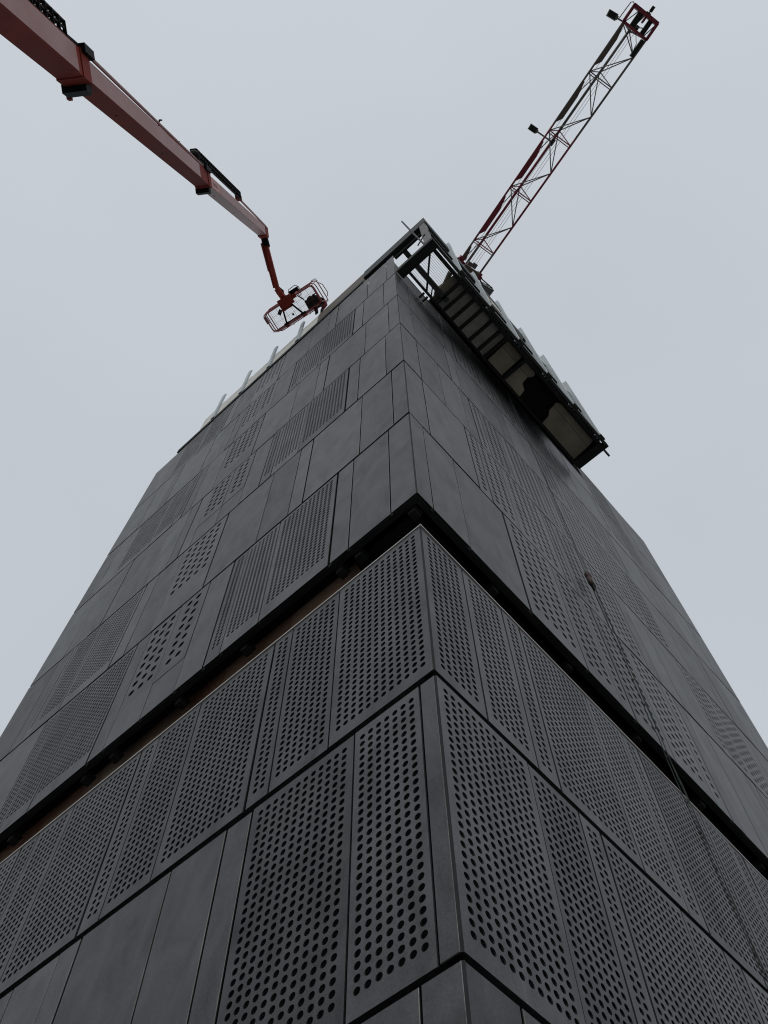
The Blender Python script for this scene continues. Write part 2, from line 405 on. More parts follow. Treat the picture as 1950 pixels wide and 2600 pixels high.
# backing walls behind the cladding, far sides, slot recess
MB().box((-W+.05, .12, -11.7), (-.12, .20, -1.15)).build('backing_wall', M['core'], tower)
MB().box((-.20, .12, -11.7), (-.12, D-.05, -1.15)).build('backing_wall', M['core'], tower)
MB().box((-W+.05, .12, .30), (-.12, .20, 18.0)).build('backing_wall', M['core'], tower)
MB().box((-1.2, .12, .02), (-.12, .20, .30)).build('backing_wall', M['core'], tower)
MB().box((-W+.05, .20, .30), (-1.2, .36, .34)).build('cavity_closer', M['core'], tower)
MB().box((-.20, .20, .02), (-.12, D-.05, 16.55)).build('backing_wall', M['core'], tower)
MB().box((-.20, 8.93, 16.55), (-.12, D-.05, 18.2)).build('backing_wall', M['core'], tower)
MB().box((-1.3, 1.5, 15.0), (-1.2, 8.9, 18.2)).build('inner_wall', M['core'], tower)
MB().box((-1.2, 8.86, 15.0), (-.025, 8.93, 18.2)).build('return_wall', M['core'], tower)
MB().box((-W+.02, D-.12, -11.7), (-.03, D-.03, 18.2)).build('rear_wall', M['panel'], tower)
MB().box((-W+.002, .03, -11.7), (-W+.05, D-.13, 18.2)).build('side_wall', M['panel'], tower)
MB().box((-W+.06, .21, 14.6), (-1.35, D-.14, 14.8)).build('floor_slab', M['conc'], tower)
MB().box((-W+.06, 1.75, 18.21), (1.15, 7.6, 18.40)).box((-W+.06, 7.6, 18.21), (-.03, D-.14, 18.40)).build('roof_slab', M['core'], tower)
# slot between lower and upper cladding
MB().box((-W+.05, .62, -1.15), (-.62, .70, .02)).build('recess_wall', M['core'], tower)
MB().box((-.70, .62, -1.15), (-.62, D-.05, .02)).build('recess_wall', M['core'], tower)
MB().box((-W+.05, .03, -1.20), (-.03, .62, -1.15)).build('recess_sill', M['core'], tower)
MB().box((-.62, .62, -1.20), (-.03, D-.05, -1.15)).build('recess_sill', M['core'], tower)
# underside frame lip of the upper cladding, then soffit
lip = MB().box((-W+.02, .024, -.06), (-.024, .10, .0)).box((-.10, .10, -.06), (-.024, D-.03, .0))
lip.build('lip_frame', M['darksteel'], tower)
MB().box((-1.2, .10, .02), (-.10, .62, .05)).box((-W+.05, .37, .02), (-1.2, .62, .05)).box((-.62, .62, .02), (-.10, D-.05, .05)).build('recess_soffit', M['core'], tower)
x = -1.22
for x1 in (-2.4, -3.62, -4.82, -6.02, -7.25, -8.45, -9.6, -10.2):
    MB().box((x1+.006, .335, -.25), (x, .36, .30)).build('recess_board', M['board'], tower); x = x1
for bx in (-.2, -1.05, -1.36, -3.0, -4.2, -5.48, -6.05, -7.6, -9.0):
    b = MB().box((bx-.05, .12, -.14), (bx+.05, .24, -.0)).box((bx-.075, .115, -.045), (bx+.075, .26, -.03))
    b.build('bracket', M['darksteel'], tower)
for by in (1.6, 3.1, 4.6, 6.1, 7.6):
    b = MB().box((-.24, by-.05, -.14), (-.12, by+.05, -.0)).box((-.26, by-.075, -.045), (-.115, by+.075, -.03))
    b.build('bracket', M['darksteel'], tower)
# pale drip trim along the head of the lower cladding
MB().box((-W, -.012, -1.008), (.012, .02, -.984)).build('drip_trim', M['whitetrim'], tower)
MB().box((-.02, .021, -1.008), (.012, D, -.986)).build('drip_trim', M['whitetrim'], tower)

# parapet on the left face
MB().box((-9.27, -.03, 18.03), (-1.2, .14, 18.30)).build('coping', M['darksteel'], tower)
x = -8.38
for x1 in (-7.68, -6.44, -5.2, -3.96, -3.16):
    MB().box((x+.004, .0, 18.31), (x1-.004, .05, 19.66)).build('parapet_panel', M['cream'], tower); x = x1
MB().bar((-8.4, .03, 19.70), (-3.16, .03, 19.70), .04, .06).build('parapet_rail', M['steel'], tower)
def channel(name, base, top, outdir, w=.10, d=.17):
    """pressed metal channel: web, two flanges and turned lips, with one fold along each flange"""
    base, top = Vector(base), Vector(top); o_ = Vector(outdir); dz = (top-base).normalized()
    a = dz.cross(o_).normalized(); hl = (top-base).length/2; c = (base+top)/2
    p = MB(); t = .008
    p.quadbox(c, (dz, a, o_), (hl, w/2, t/2))
    for s_ in (-1, 1):
        p.quadbox(c + a*(s_*w/2) - o_*(d/2), (dz, a, o_), (hl, t/2, d/2))
        p.quadbox(c + a*(s_*(w/2+.006)) - o_*(d*.5), (dz, a, o_), (hl, .006, d*.10))
        p.quadbox(c + a*(s_*(w/2+.018)) - o_*d, (dz, a, o_), (hl, .018, t/2))
    return p.build(name, M['galv'], tower)
for x in (-7.69, -6.44, -5.20, -3.95):
    channel('facade_channel', (x, -.05, 18.33), (x, -.05, 20.85), (0, -1, 0), .13, .04)
    MB().bar((x+.04, .02, 19.60), (x+.24, .04, 19.80), .05, .08).build('channel_clip', M['steel'], tower)
# fascia of the top storey
MB().box((-3.14, .0, 18.34), (-1.2, .10, 19.72)).build('fascia_sheet', M['tan'], tower)
MB().box((-3.14, -.012, 18.31), (-1.22, .0, 18.37)).build('fascia_trim', M['cream'], tower)
MB().box((-1.195, .0, 18.97), (1.27, .10, 19.90)).build('fascia_sheet', M['fascia'], tower)
MB().box((-1.195, .0, 18.88), (1.04, .175, 18.94)).build('steel_beam', M['darksteel'], tower)
MB().box((1.175, .105, 18.97), (1.27, 5.2, 19.90)).build('fascia_sheet', M['fascia'], tower)

# open steel bay cantilevered past the right face
BY1 = 7.636
def sb(lo, hi, mt_='steel', name='steel_beam'): return MB().box(lo, hi).build(name, M[mt_], tower)
sb((.05, .0, 15.0), (1.30, .265, 15.32), 'darksteel')                    # front edge beam
sb((.02, .0, 17.43), (1.04, .078, 17.485), 'darksteel')
sb((1.04, .0, 15.33), (1.235, .16, 18.87), 'column', 'steel_column')
sb((1.225, .27, 15.0), (1.30, BY1, 15.30))                               # outer edge angle
sb((1.09, .27, 15.0), (1.185, BY1, 15.26), 'darksteel')
sb((.244, .27, 15.0), (.30, BY1, 15.26), 'darksteel')
sb((.467, .27, 15.0), (.603, 1.5, 15.22))
sb((.244, BY1, 15.0), (1.30, BY1+.10, 15.30), 'darksteel')               # far end beam
sb((.30, 7.46, 15.0), (1.09, BY1, 15.24), 'darksteel')
sb((1.10, .08, 17.43), (1.25, 7.6, 17.60), 'darksteel')                  # upper ring beams
sb((.29, .08, 17.43), (.43, 1.7, 17.60))
MB().bar((.994, .261, 15.12), (.29, .946, 15.12), .05, .07).build('steel_brace', M['darksteel'], tower)
MB().bar((.55, .9, 15.1), (.30, 1.12, 15.1), .03, .05).build('steel_brace', M['darksteel'], tower)
for k in range(14):
    xx = .33+.055*k
    if .46 < xx < .61 or xx > 1.08: continue
    MB().tube([(xx, .27, 15.24), (xx, 1.5, 15.24)], .0035, 4).build('net_wire', M['wire'], tower)
# front railing inside the open bay
MB().tube([(.06, .10, 15.62), (1.03, .10, 15.62)], .022, 5).build('guard_rail', M['darksteel'], tower)
for k in range(11):
    xx = .10+.09*k
    MB().tube([(xx, .10, 15.32), (xx, .10, 15.60)], .008 if k % 3 else .02, 5).build('baluster', M['steel'], tower)
MB().tube([(.50, .0, 23.3), (.78, .0, 18.95), (1.03, .02, 15.33)], .03, 6).build('scaffold_tube', M['darksteel'], tower)
MB().tube([(.82, .05, 16.3), (1.14, -.02, 16.55)], .02, 5).build('scaffold_tube', M['darksteel'], tower)
# ribbed deck and joists
ys = [1.36, 1.64, 1.97, 2.31, 2.72, 3.09, 3.36]
for i, y in enumerate(ys):
    sb((.30, y-.035, 15.0), (1.09, y+.035, 15.20), 'darksteel', 'joist')
    if i < len(ys)-1:
        y2 = ys[i+1]; dk = MB(); nrib = 9
        for k in range(nrib):
            xa = .30+.79*k/nrib; xb = .30+.79*(k+1)/nrib; xm = xa+(xb-xa)*.55
            dk.box((xa, y+.035, 15.16), (xm, y2-.035, 15.17)); dk.box((xm, y+.035, 15.185), (xb, y2-.035, 15.195))
        dk.build('deck_sheet', M['deck'], tower)
MB().box((.42, 1.12, 15.21), (1.08, 1.34, 15.23)).build('deck_sheet', M['conc'], tower)
MB().tube([(.30, 1.3, 15.3), (.5, 1.15, 15.34), (.75, 1.18, 15.36), (1.08, 1.02, 15.3)], .07, 6).build('rolled_sheet', M['conc'], tower)
def soffit(pts, z=15.14):
    MB().prism([(p[0], p[1], z) for p in pts], (0, 0, .05)).build('soffit_board', M['conc'], tower)
soffit([(.32, 3.50), (.84, 3.47), (.84, 4.08), (.32, 4.10)])
soffit([(.85, 3.47), (1.07, 3.46), (1.07, 4.07), (.85, 4.08)])
sb((.30, 4.13, 15.0), (1.09, 4.22, 15.24), 'darksteel', 'joist')
soffit([(.31, 4.24), (.84, 4.24), (.84, 4.62), (.62, 4.66), (.52, 4.86), (.31, 4.92)])
soffit([(.85, 4.24), (1.06, 4.24), (1.06, 4.68), (.98, 4.72), (.85, 4.66)])
soffit([(.31, 5.96), (.56, 5.92), (.68, 5.80), (.84, 5.78), (.84, 7.40), (.31, 7.44)])
soffit([(.85, 5.78), (.97, 5.74), (1.05, 5.86), (1.06, 7.36), (.85, 7.40)])
MB().box((.30, 1.4, 15.28), (1.09, BY1, 15.34)).build('deck_slab', M['core'], tower)
# outer facade under construction: channels and dark spandrels between them
cy = [1.22, 2.47, 3.69, 4.95, 6.15, 7.38]
tops = [20.45, 20.6, 20.5, 20.7, 20.6, 20.6]
for y, zt in zip(cy, tops):
    channel('facade_channel', (1.325, y, 15.02), (1.345, y, zt), (1, 0, 0), .10, .17)
    MB().box((1.302, y-.10, 14.97), (1.36, y+.10, 15.04)).build('channel_clip', M['steel'], tower)
for i in range(5):
    y0, y1 = cy[i]+.09, cy[i+1]-.09
    MB().box((1.18, y0, 15.31), (1.21, y1, 19.5 if i else 16.9)).build('spandrel_sheet', M['steel' if i % 2 else 'darksteel'], tower)
    MB().bar((1.26, y0, 15.36), (1.26, y1, 15.36), .05, .04).build('sill_rail', M['conc' if i == 0 else 'steel'], tower)
MB().box((1.215, 2.62, 18.2), (1.26, 3.05, 19.6)).build('insulation_board', mat('beige_board', (.33,.31,.22), .8, noise=(.4,.37,.27)), tower)
MB().box((1.215, 3.10, 18.2), (1.26, 3.55, 19.6)).build('insulation_board', M['cream'], tower)
for i in range(2, 5):
    MB().box((1.215, cy[i]+.2, 18.9), (1.25, cy[i+1]-.2, 19.7)).build('insulation_board', M['cream'], tower)
MB().box((1.20, 7.47, 15.31), (1.26, BY1+.08, 19.4)).build('spandrel_sheet', M['darksteel'], tower)
MB().box((1.10, BY1+.06, 15.02), (1.16, BY1+.36, 15.10)).build('bolt_bar', M['cgrey'], tower)
# trim along the head of the short strip of panels under the bay
MB().box((-.03, .25, 16.69), (.012, 8.84, 16.74)).build('strip_trim', M['tan'], tower)
for y in (.90, 1.04): MB().box((.03, y, 15.0), (.22, y+.05, 15.10)).build('bracket', M['darksteel'], tower)

# ------------------------------------------------------------------ boom lift
BASE = Vector((1.5253, -9.3858, -8.8)); C1 = Vector((-.448, -6.595, 4.431))
BD_ = Vector((-.14440, .20423, .96821)); BN = Vector((.81651, .57732, 0)); BU = BN.cross(BD_); BU = Vector((.55897, -.79056, .25012))
lift = empty('boom_lift', (1.5253, -9.3858, GZ), 'dark red telescopic boom lift holding a work basket up against the tower parapet', 'boom lift')
def bp(t, n=0, u=0): return C1 + BD_*t + BN*n + BU*u
def boombox(t0, t1, hs, name, m_, he=None):
    he = he or hs
    p = MB(); vs = []
    for t, h in ((t0, hs), (t1, he)):
        for (a, b) in ((-1,-1),(1,-1),(1,1),(-1,1)): vs.append(bp(t, a*h, b*h))
    p.v = vs; p.f = [[3,2,1,0],[4,5,6,7],[0,1,5,4],[1,2,6,5],[2,3,7,6],[3,0,4,7]]
    return p.build(name, m_, lift)
t_base = (BASE-C1).dot(BD_)
boombox(t_base, 0, .185, 'boom_section', M['red'])
boombox(-.3, 8.55, .158, 'boom_section', M['red'])
boombox(8.3, 17.75, .132, 'boom_section', M['redlt'])  # tip section in the paler red, its lit underside put into the colour
# thin added sheets proud of the box: paler red paints the side as lit
def side_sheet(t0, t1, hs, m_, name='lit_side_sheet'):
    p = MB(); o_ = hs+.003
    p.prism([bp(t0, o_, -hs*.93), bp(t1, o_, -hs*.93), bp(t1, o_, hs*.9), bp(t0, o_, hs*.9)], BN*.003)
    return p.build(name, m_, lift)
side_sheet(t_base, -.35, .185, M['redlt']); side_sheet(.25, 7.5, .158, M['redlt']); side_sheet(9.9, 17.2, .132, M['redlt'])
sp = side_sheet(8.75, 9.88, .132, M['redlet'], 'name_plate')
# worn, hardly legible lettering on the plate
fc = bpy.data.curves.new('lettering', 'FONT'); fc.body = 'romedial'; fc.size = .15; fc.align_x = 'CENTER'; fc.align_y = 'CENTER'; fc.extrude = .0005
fo = bpy.data.objects.new('lettering', fc); COL.objects.link(fo)
dg = bpy.context.evaluated_depsgraph_get(); lme = bpy.data.meshes.new_from_object(fo.evaluated_get(dg))
bpy.data.objects.remove(fo); lme.materials.append(M['redlt'])
lo = linkobj('lettering', lme, sp)
mm = Matrix.Identity(4)
for i in range(3): mm[i][0] = BD_[i]; mm[i][1] = BU[i]; mm[i][2] = BN[i]
mm.translation = bp(9.3, .1425, 0) - wloc(lift); lo.matrix_local = mm
# collars
def collar(t, hs, m_, L=.16):
    p = MB()
    p.quadbox(bp(t), (BD_, BN, BU), (L/2, hs, hs)); return p.build('boom_collar', m_, lift)
collar(-.02, .20, M['red'], .34); collar(8.5, .172, M['red'], .30)
for t, hs in ((.22, .2), (8.72, .175)):
    p = MB(); p.quadbox(bp(t, -.06, -hs-.03), (BD_, BN, BU), (.12, hs*.9, .06)); p.build('wear_pad_block', M['black'], lift)
p = MB(); p.quadbox(bp(.36, -.1, -.2), (BD_, BN, BU), (.05, .17, .05)); p.quadbox(bp(.40, -.24, -.22), (BD_, BN, BU), (.05, .03, .08)); p.build('collar_bracket', M['red'], lift)
p = MB(); p.quadbox(bp(.05, .17, .20), (BD_, BN, BU), (.2, .09, .06)); p.build('hose_guide', M['black'], lift)
p = MB(); p.quadbox(bp(8.35, .12, .19), (BD_, BN, BU), (.26, .09, .05)); p.build('hose_guide', M['black'], lift)
# cable carriers: open ladder trays
def carrier(t0, t1, n0, n1, u0, u1, step, r):
    p = MB()
    for u_ in (u0, (u0+u1)/2, u1): p.bar(bp(t0, n1, u_), bp(t1, n1, u_), r, r)
    p.bar(bp(t0, n0, u1), bp(t1, n0, u1), r, r)
    k = int((t1-t0)/step)
    for i in range(k+1):
        t = t0+(t1-t0)*i/k
        p.bar(bp(t, n1, u0), bp(t, n1, u1), .05, .016); p.bar(bp(t, n1, u1), bp(t, n0, u1), .05, .016)
    return p.build('cable_carrier', M['black'], lift)
carrier(-6.5, -.62, .0, .16, .20, .40, .23, .024); carrier(7.55, 12.95, .0, .14, .26, .46, .22, .026)
MB().ball(bp(7.5, .08, .32), .13, 10, 6).build('carrier_loop', M['black'], lift)
MB().tube([bp(-.60, .08, .28), bp(-.25, .13, .24), bp(.2, .16, .22)], .045, 6).build('hose_bundle', M['black'], lift)
MB().tube([bp(-.15, .16, .23), bp(8.2, .13, .21)], .028, 6).build('carrier_rail', M['redlt'], lift)
MB().tube([bp(12.9, .06, .33), bp(13.3, .07, .31), bp(17.4, .13, .16), bp(17.85, .14, .12), bp(17.95, .10, .05)], .032, 6).build('hose_tube', M['redlt'], lift)
p = MB(); p.quadbox(bp(13.05, .07, .33), (BD_, BN, BU), (.22, .06, .06)); p.build('carrier_end', M['red'], lift)
MB().tube([bp(4.35, .1, .2), bp(4.42, .12, .33), bp(4.55, .13, .36)], .018, 5).build('hose_hook', M['black'], lift)
MB().tube([bp(5.9, .1, .2), bp(5.95, .12, .28)], .015, 5).build('hose_hook', M['black'], lift)
for t in (2.0, 4.9, 9.9, 12.6, 15.2): MB().quadbox(bp(t, -.03, -.16 if t < 8 else -.134), (BD_, BN, BU), (.02, .015, .004)).build('bolt', M['black'], lift)
# boom nose, knuckle, jib
p = MB(); p.quadbox(bp(17.7, .0, -.02), (BD_, BN, BU), (.28, .145, .145)); p.build('boom_nose', M['red'], lift)
T_ = bp(18.1)
KN = T_ + Vector((-.12, .10, .05)); JE = Vector((-3.86, -1.26, 20.78))
p = MB(); p.tube([T_+Vector((-.02,-.05,.0)), KN, KN+(JE-KN)*.16], .12, 8); p.build('knuckle', M['black'], lift, True)
jd = (JE-KN).normalized(); ja = jd.cross(Vector((0,0,1))).normalized(); jb = ja.cross(jd)
MB().bar(KN+jd*.15, JE, .13, .15).build('jib_arm', M['red'], lift)
MB().tube([KN+jd*.15-ja*.115, JE-jd*.25-ja*.10], .035, 6).build('jib_cylinder', M['red'], lift)
MB().tube([KN+jd*.15-ja*.16-jb*.0, KN+jd*1.2-ja*.15], .018, 5).build('hose_tube', M['redlt'], lift)
MB().tube([KN+jd*.45-ja*.13, KN+jd*1.15-ja*.12], .028, 5).build('hose_bundle', M['black'], lift)
for s_ in (0, .06, .12):
    MB().tube([JE-jd*.25+ja*.05, JE-jd*.05+ja*(.18-s_*.3), JE+jd*.2+ja*(.16-s_), JE+jd*.42+ja*.02], .012, 5).build('hose', M['black'], lift)
# basket
BC = Vector((-3.8147, -.6282, 20.5)); tl = math.radians(8)
BL = Vector((.98489, .17317, 0)); BS0 = Vector((-.17317, .98489, 0))
BZ = (Vector((0,0,1))*math.cos(tl) + BS0*math.sin(tl)).normalized(); BS = BZ.cross(BL)
def kp(s, t, z=0): return BC + BL*s + BS*t + BZ*z
HL, HW = .935, .315
def loop(hl, hw, z, r, rc=.10, s0=0, t0=0):
    pts = []
    for (cx, cy_, a0) in ((hl-rc, hw-rc, 0), (-hl+rc, hw-rc, 90), (-hl+rc, -hw+rc, 180), (hl-rc, -hw+rc, 270)):
        for k in range(5):
            a = math.radians(a0+22.5*k); pts.append(kp(s0+cx+rc*math.cos(a), t0+cy_+rc*math.sin(a), z))
    return MB().tube(pts, r, 6, True)
loop(HL, HW, 0, .022).build('basket_floor_frame', M['railred'], lift, True)
for i, (z, ex) in enumerate(((.12, .035), (.55, .075), (1.08, .125))):
    loop(HL+ex*.55, HW+ex*.8, z, .017, .14).build('guard_rail', M['railred'], lift, True)
for (s, t) in ((-.95,-.3),(-.95,.3),(.95,.3),(.95,-.3),(-.3,-.36),(.33,-.36),(-.42,.36),(.24,.36)):
    sg = 1 if t > 0 else -1
    MB().tube([kp(s, t, 0), kp(s*1.065 if abs(s) > .9 else s, t+sg*.085, 1.08)], .016, 5).build('rail_post', M['railred'], lift)
fm = MB()
for k in range(1, 8): fm.tube([kp(-HL+2*HL*k/8, -HW, 0), kp(-HL+2*HL*k/8, HW, 0)], .0045, 4)
for k in range(1, 3): fm.tube([kp(-HL, -HW+2*HW*k/3, .004), kp(HL, -HW+2*HW*k/3, .004)], .0045, 4)
fm.build('basket_floor_grid', M['wire'], lift)
fw = MB()
for k in range(1, 40): fw.tube([kp(-HL+2*HL*k/40, -HW, 0.008), kp(-HL+2*HL*k/40, HW, 0.008)], .0016, 3)
for k in range(1, 15): fw.tube([kp(-HL, -HW+2*HW*k/15, 0.008), kp(HL, -HW+2*HW*k/15, 0.008)], .0016, 3)
fw.build('floor_mesh', M['wire'], lift)
p = MB(); p.quadbox(kp(-.05, -.30, -.06), (BL, BS, BZ), (.24, .16, .09)); p.quadbox(kp(-.12, -.16, -.05), (BL, BS, BZ), (.17, .09, .05)); p.quadbox(kp(.22, -.32, -.03), (BL, BS, BZ), (.12, .07, .05))
p.tube([kp(-.05, -.42, -.1), kp(-.05, -.42, .14)], .11, 10); p.build('rotator_block', M['red'], lift)
p = MB(); p.bar(JE-jd*.15, kp(-.05, -.36, -.02), .17, .18); p.build('jib_head', M['red'], lift)
MB().bar(kp(-.27, -.16, -.04), kp(-.41, .30, -.04), .05, .05).build('floor_arm', M['black'], lift)
MB().bar(kp(.06, -.16, -.04), kp(.23, .30, -.04), .05, .05).build('floor_arm', M['black'], lift)
for s in (-.42, .24):
    MB().quadbox(kp(s, .30, -.02), (BL, BS, BZ), (.085, .035, .03)).build('arm_foot', M['black'], lift)
    MB().quadbox(kp(s, .375, .02), (BL, BS, BZ), (.07, .05, .05)).build('rail_bracket', M['railred'], lift)
MB().bar(kp(-.36, .29, .01), kp(.18, .29, .01), .03, .04).build('toe_board', M['black'], lift)
p = MB(); p.quadbox(kp(.22, -.47, .75), (BL, BS, BZ), (.17, .075, .10)); p.build('control_box', M['black'], lift)
MB().tube([kp(.02, -.50, .8), kp(.08, -.60, .82), kp(.34, -.62, .82), kp(.42, -.52, .8), kp(.43, -.42, .8)], .013, 5).build('control_guard', M['darksteel'], lift)
MB().quadbox(kp(-1.0, -.14, .3), (BL, BS, BZ), (.04, .13, .06)).build('document_box', M['cloth'], lift)
p = MB(); p.quadbox(kp(-.42, -.12, .03), ((BL*.8-BS*.6).normalized(), (BL*.6+BS*.8).normalized(), BZ), (.09, .06, .01)); p.build('foot_pedal', M['cloth'], lift)
MB().quadbox(kp(-.08, .16, .01), (BL, BS, BZ), (.03, .035, .015)).build('plug', M['glove'], lift)
MB().tube([kp(.36, -.28, .03), kp(.48, -.05, .03)], .022, 5).build('grease_lance', M['black'], lift)
MB().tube([kp(.48, -.05, .03), kp(.53, .08, .02), kp(.60, .11, .02), kp(.68, .07, .02)], .008, 4).build('hose', M['black'], lift)
pts = [kp(.46+.045*math.cos(a), -.27+.045*math.sin(a), .05) for a in [2*math.pi*k/10 for k in range(10)]]
MB().tube(pts, .014, 5, True).build('lanyard_ring', M['railred'], lift)
MB().bar(kp(.92, -.02, .05), kp(.78, -.03, .05), .03, .03).build('grab_handle', M['railred'], lift)
MB().tube([kp(.70, -.34, 1.1), kp(.85, -.45, 1.12), kp(1.0, -.44, 1.12), kp(1.02, -.34, 1.1)], .013, 5).build('control_guard', M['darksteel'], lift)
MB().tube([kp(1.03, -.28, 1.0), kp(1.12, -.16, 1.0), kp(1.13, .15, 1.0), kp(1.06, .26, 1.0)], .014, 5).build('gate_rail', M['railred'], lift)
# lift chassis down on the street behind the viewpoint
p = MB(); p.box((.55, -11.6, GZ+.55), (2.5, -7.2, GZ+1.25)); p.build('chassis', M['red'], lift)
p = MB(); p.box((.65, -11.3, GZ+1.35), (2.4, -8.6, GZ+2.45)); p.build('turntable', M['red'], lift)
p = MB(); p.bar((1.7253, -9.6, GZ+2.3), BASE+BD_*.3, .5, .6); p.build('boom_pivot', M['red'], lift)
for sx_ in (.45, 2.6):
    for sy_ in (-11.0, -7.8):
        MB().tube([(sx_-.16, sy_, GZ+.5), (sx_+.16, sy_, GZ+.5)], .5, 18).build('wheel', M['tyre'], lift)

# ------------------------------------------------------------------ worker in the basket
worker = empty('person', tuple(kp(.66, .16, .02)), 'worker in dark clothes crouched in the basket, gloved hands reaching over its rail', 'person')
def chain_mesh(segs, m_, name, parent, n=8):
    """smooth tapered body from overlapping limb chains fused by a voxel remesh"""
    p = MB()
    for pts, rs in segs:
        P = [Vector(a) for a in pts]
        for i in range(len(P)-1):
            for k in range(5):
                f_ = k/4; c = P[i].lerp(P[i+1], f_); p.ball(c, rs[i]+(rs[i+1]-rs[i])*f_, 10, 7)
    o = p.build(name, m_, parent)
    md = o.modifiers.new('fuse', 'REMESH'); md.mode = 'VOXEL'; md.voxel_size = .014; md.use_smooth_shade = True
    sm = o.modifiers.new('soften', 'SMOOTH'); sm.iterations = 4; sm.factor = .6
    dg_ = bpy.context.evaluated_depsgraph_get(); me2 = bpy.data.meshes.new_from_object(o.evaluated_get(dg_))
    o.modifiers.clear(); o.data = me2
    if not me2.materials: me2.materials.append(m_)
    return o
HR = Vector((-3.10, .03, 20.25)); HLh = Vector((-3.27, -.04, 20.30))
pel = kp(.62, .10, .34); chest = kp(.72, .26, .62); neck = kp(.76, .34, .78); head = kp(.78, .42, .88)
shR = kp(.90, .30, .66); shL = kp(.58, .32, .66); elR = kp(.96, .46, .30); elL = kp(.58, .50, .28)
body = [([pel, chest, neck], [.17, .165, .07]), ([shL, chest, shR], [.085, .13, .085]),
        ([neck, head], [.06, .09]),
        ([shR, elR, HR+Vector((0,0,.16))], [.075, .055, .04]), ([shL, elL, HLh+Vector((0,0,.16))], [.075, .055, .04]),
        ([pel, kp(.90, .24, .40), kp(.82, .02, .06)], [.15, .085, .055]), ([pel, kp(.46, .26, .38), kp(.50, .06, .06)], [.15, .085, .055]),
        ([kp(.82, .0, .06), kp(.86, .22, .045)], [.055, .045]), ([kp(.50, .04, .06), kp(.48, .26, .045)], [.055, .045])]
chain_mesh(body, M['cloth'], 'body', worker)
p = MB(); p.ball(head, .095, 12, 8, (1, 1.05, 1.15)); p.build('head', M['skin'], worker, True)
p = MB(); p.ball(head+Vector((0,-.02,.03)), .108, 12, 8, (1, 1.05, 1.05)); p.build('hair', M['hair'], worker, True)
def sleeve(a, b, c):
    p = MB(); p.tube([a, a.lerp(b, .5), b, b.lerp(c, .5), c], .078, 8, False, .045); return p.build('sleeve', M['sleeve'], worker, True)
sleeve(shR, elR, HR+Vector((0,0,.13))); sleeve(shL, elL, HLh+Vector((0,0,.13)))
for Hc in (HR, HLh):
    fing = [([Hc+Vector((0,0,.14)), Hc+Vector((0,0,.02))], [.045, .05])]
    for k, (dx, ln) in enumerate(((-.036,.085),(-.012,.10),(.012,.095),(.036,.075))):
        a = Hc+Vector((dx, .01, -.01)); fing.append(([a, a+Vector((dx*.3, .03, -ln*.5)), a+Vector((dx*.3, .01, -ln))], [.016, .014, .011]))
    a = Hc+Vector((-.045, 0, .04)); fing.append(([a, a+Vector((-.035, .02, -.03)), a+Vector((-.03, .035, -.06))], [.017, .015, .012]))
    o = chain_mesh(fing, M['glove'], 'glove', worker)

# ------------------------------------------------------------------ tower crane behind
crane = empty('tower_crane', (-2.2, 8.3, GZ), 'maroon and grey lattice crane jib rising behind the tower with two floodlights on arms', 'crane')
J = dict(L=(Vector((.135, 7.153, 51.254)), Vector((15.997, 3.09, 51.254))), R=(Vector((.570, 8.612, 51.254)), Vector((16.552, 4.718, 51.254))), M=(Vector((.141, 7.834, 52.554)), Vector((16.317, 3.82, 52.554))))
def jp(c, t): return J[c][0].lerp(J[c][1], t)
JD = (J['L'][1]-J['L'][0]).normalized(); JS = Vector((-JD.y, JD.x, 0)); JZ = Vector((0,0,1))
JS = -JS if JS.dot(J['R'][0]-J['L'][0]) < 0 else JS
cuts = [(-.02, .085, 'cgrey'), (.085, .59, 'maroon'), (.59, 1.0, 'cgrey')]
for c, r in (('L', .062), ('R', .068), ('M', .085)):
    for (a, b, m_) in cuts:
        MB().tube([jp(c, a), jp(c, b)], r, 8).build('chord', M[m_], crane, True)
def brace(a, b, r, m_):
    MB().tube([a, b], r, 6).build('brace', M[m_], crane)
nodes = [.089-.237, .089, .325, .563, .802, 1.0]
for i, t in enumerate(nodes):
    m_ = 'maroon' if t < .59 else 'cgrey'
    if 0 <= t < .95:
        s_ = jp('R', t-.006)
        brace(jp('L', t), s_, .036, m_); brace(jp('L', t-.008), jp('R', t-.014), .03, m_)
        brace(jp('M', t+.025), s_, .032, m_); brace(jp('M', t+.025), jp('L', t), .032, m_)
        MB().quadbox(s_, (JD, JS, JZ), (.10, .06, .05)).build('gusset', M[m_], crane)
    if i < len(nodes)-1:
        rm = t+.115
        if rm > 0:
            if t > 0: brace(jp('L', t), jp('R', rm), .033, 'cgrey')
            brace(jp('R', rm), jp('L', min(nodes[i+1], .99)), .033, 'cgrey')
            brace(jp('M', max(t+.025, .0)), jp('R', rm), .033, 'cgrey') if t > 0 else None
            if t > 0: brace(jp('M', t+.025), jp('L', t-.11), .028, 'cgrey')
            brace(jp('R', rm), jp('M', min(nodes[i+1]+.02, .99)), .033, 'cgrey')
# walkway plates along the left chord
def plate(t0, t1, m_):
    a, b = jp('L', t0), jp('L', t1)
    p = MB(); w = .27
    p.prism([a+JS*-.05, b+JS*-.05, b+JS*.10, b-JD*.9+JS*w, a+JD*.35+JS*w, a+JS*.06][::-1], (0, 0, -.05)); p.build('walkway_plate', M[m_], crane)
plate(-.012, .062, 'cbrown'); plate(.118, .285, 'maroon'); plate(.352, .520, 'maroon'); plate(.60, .765, 'cbrown'); plate(.828, .992, 'cbrown')
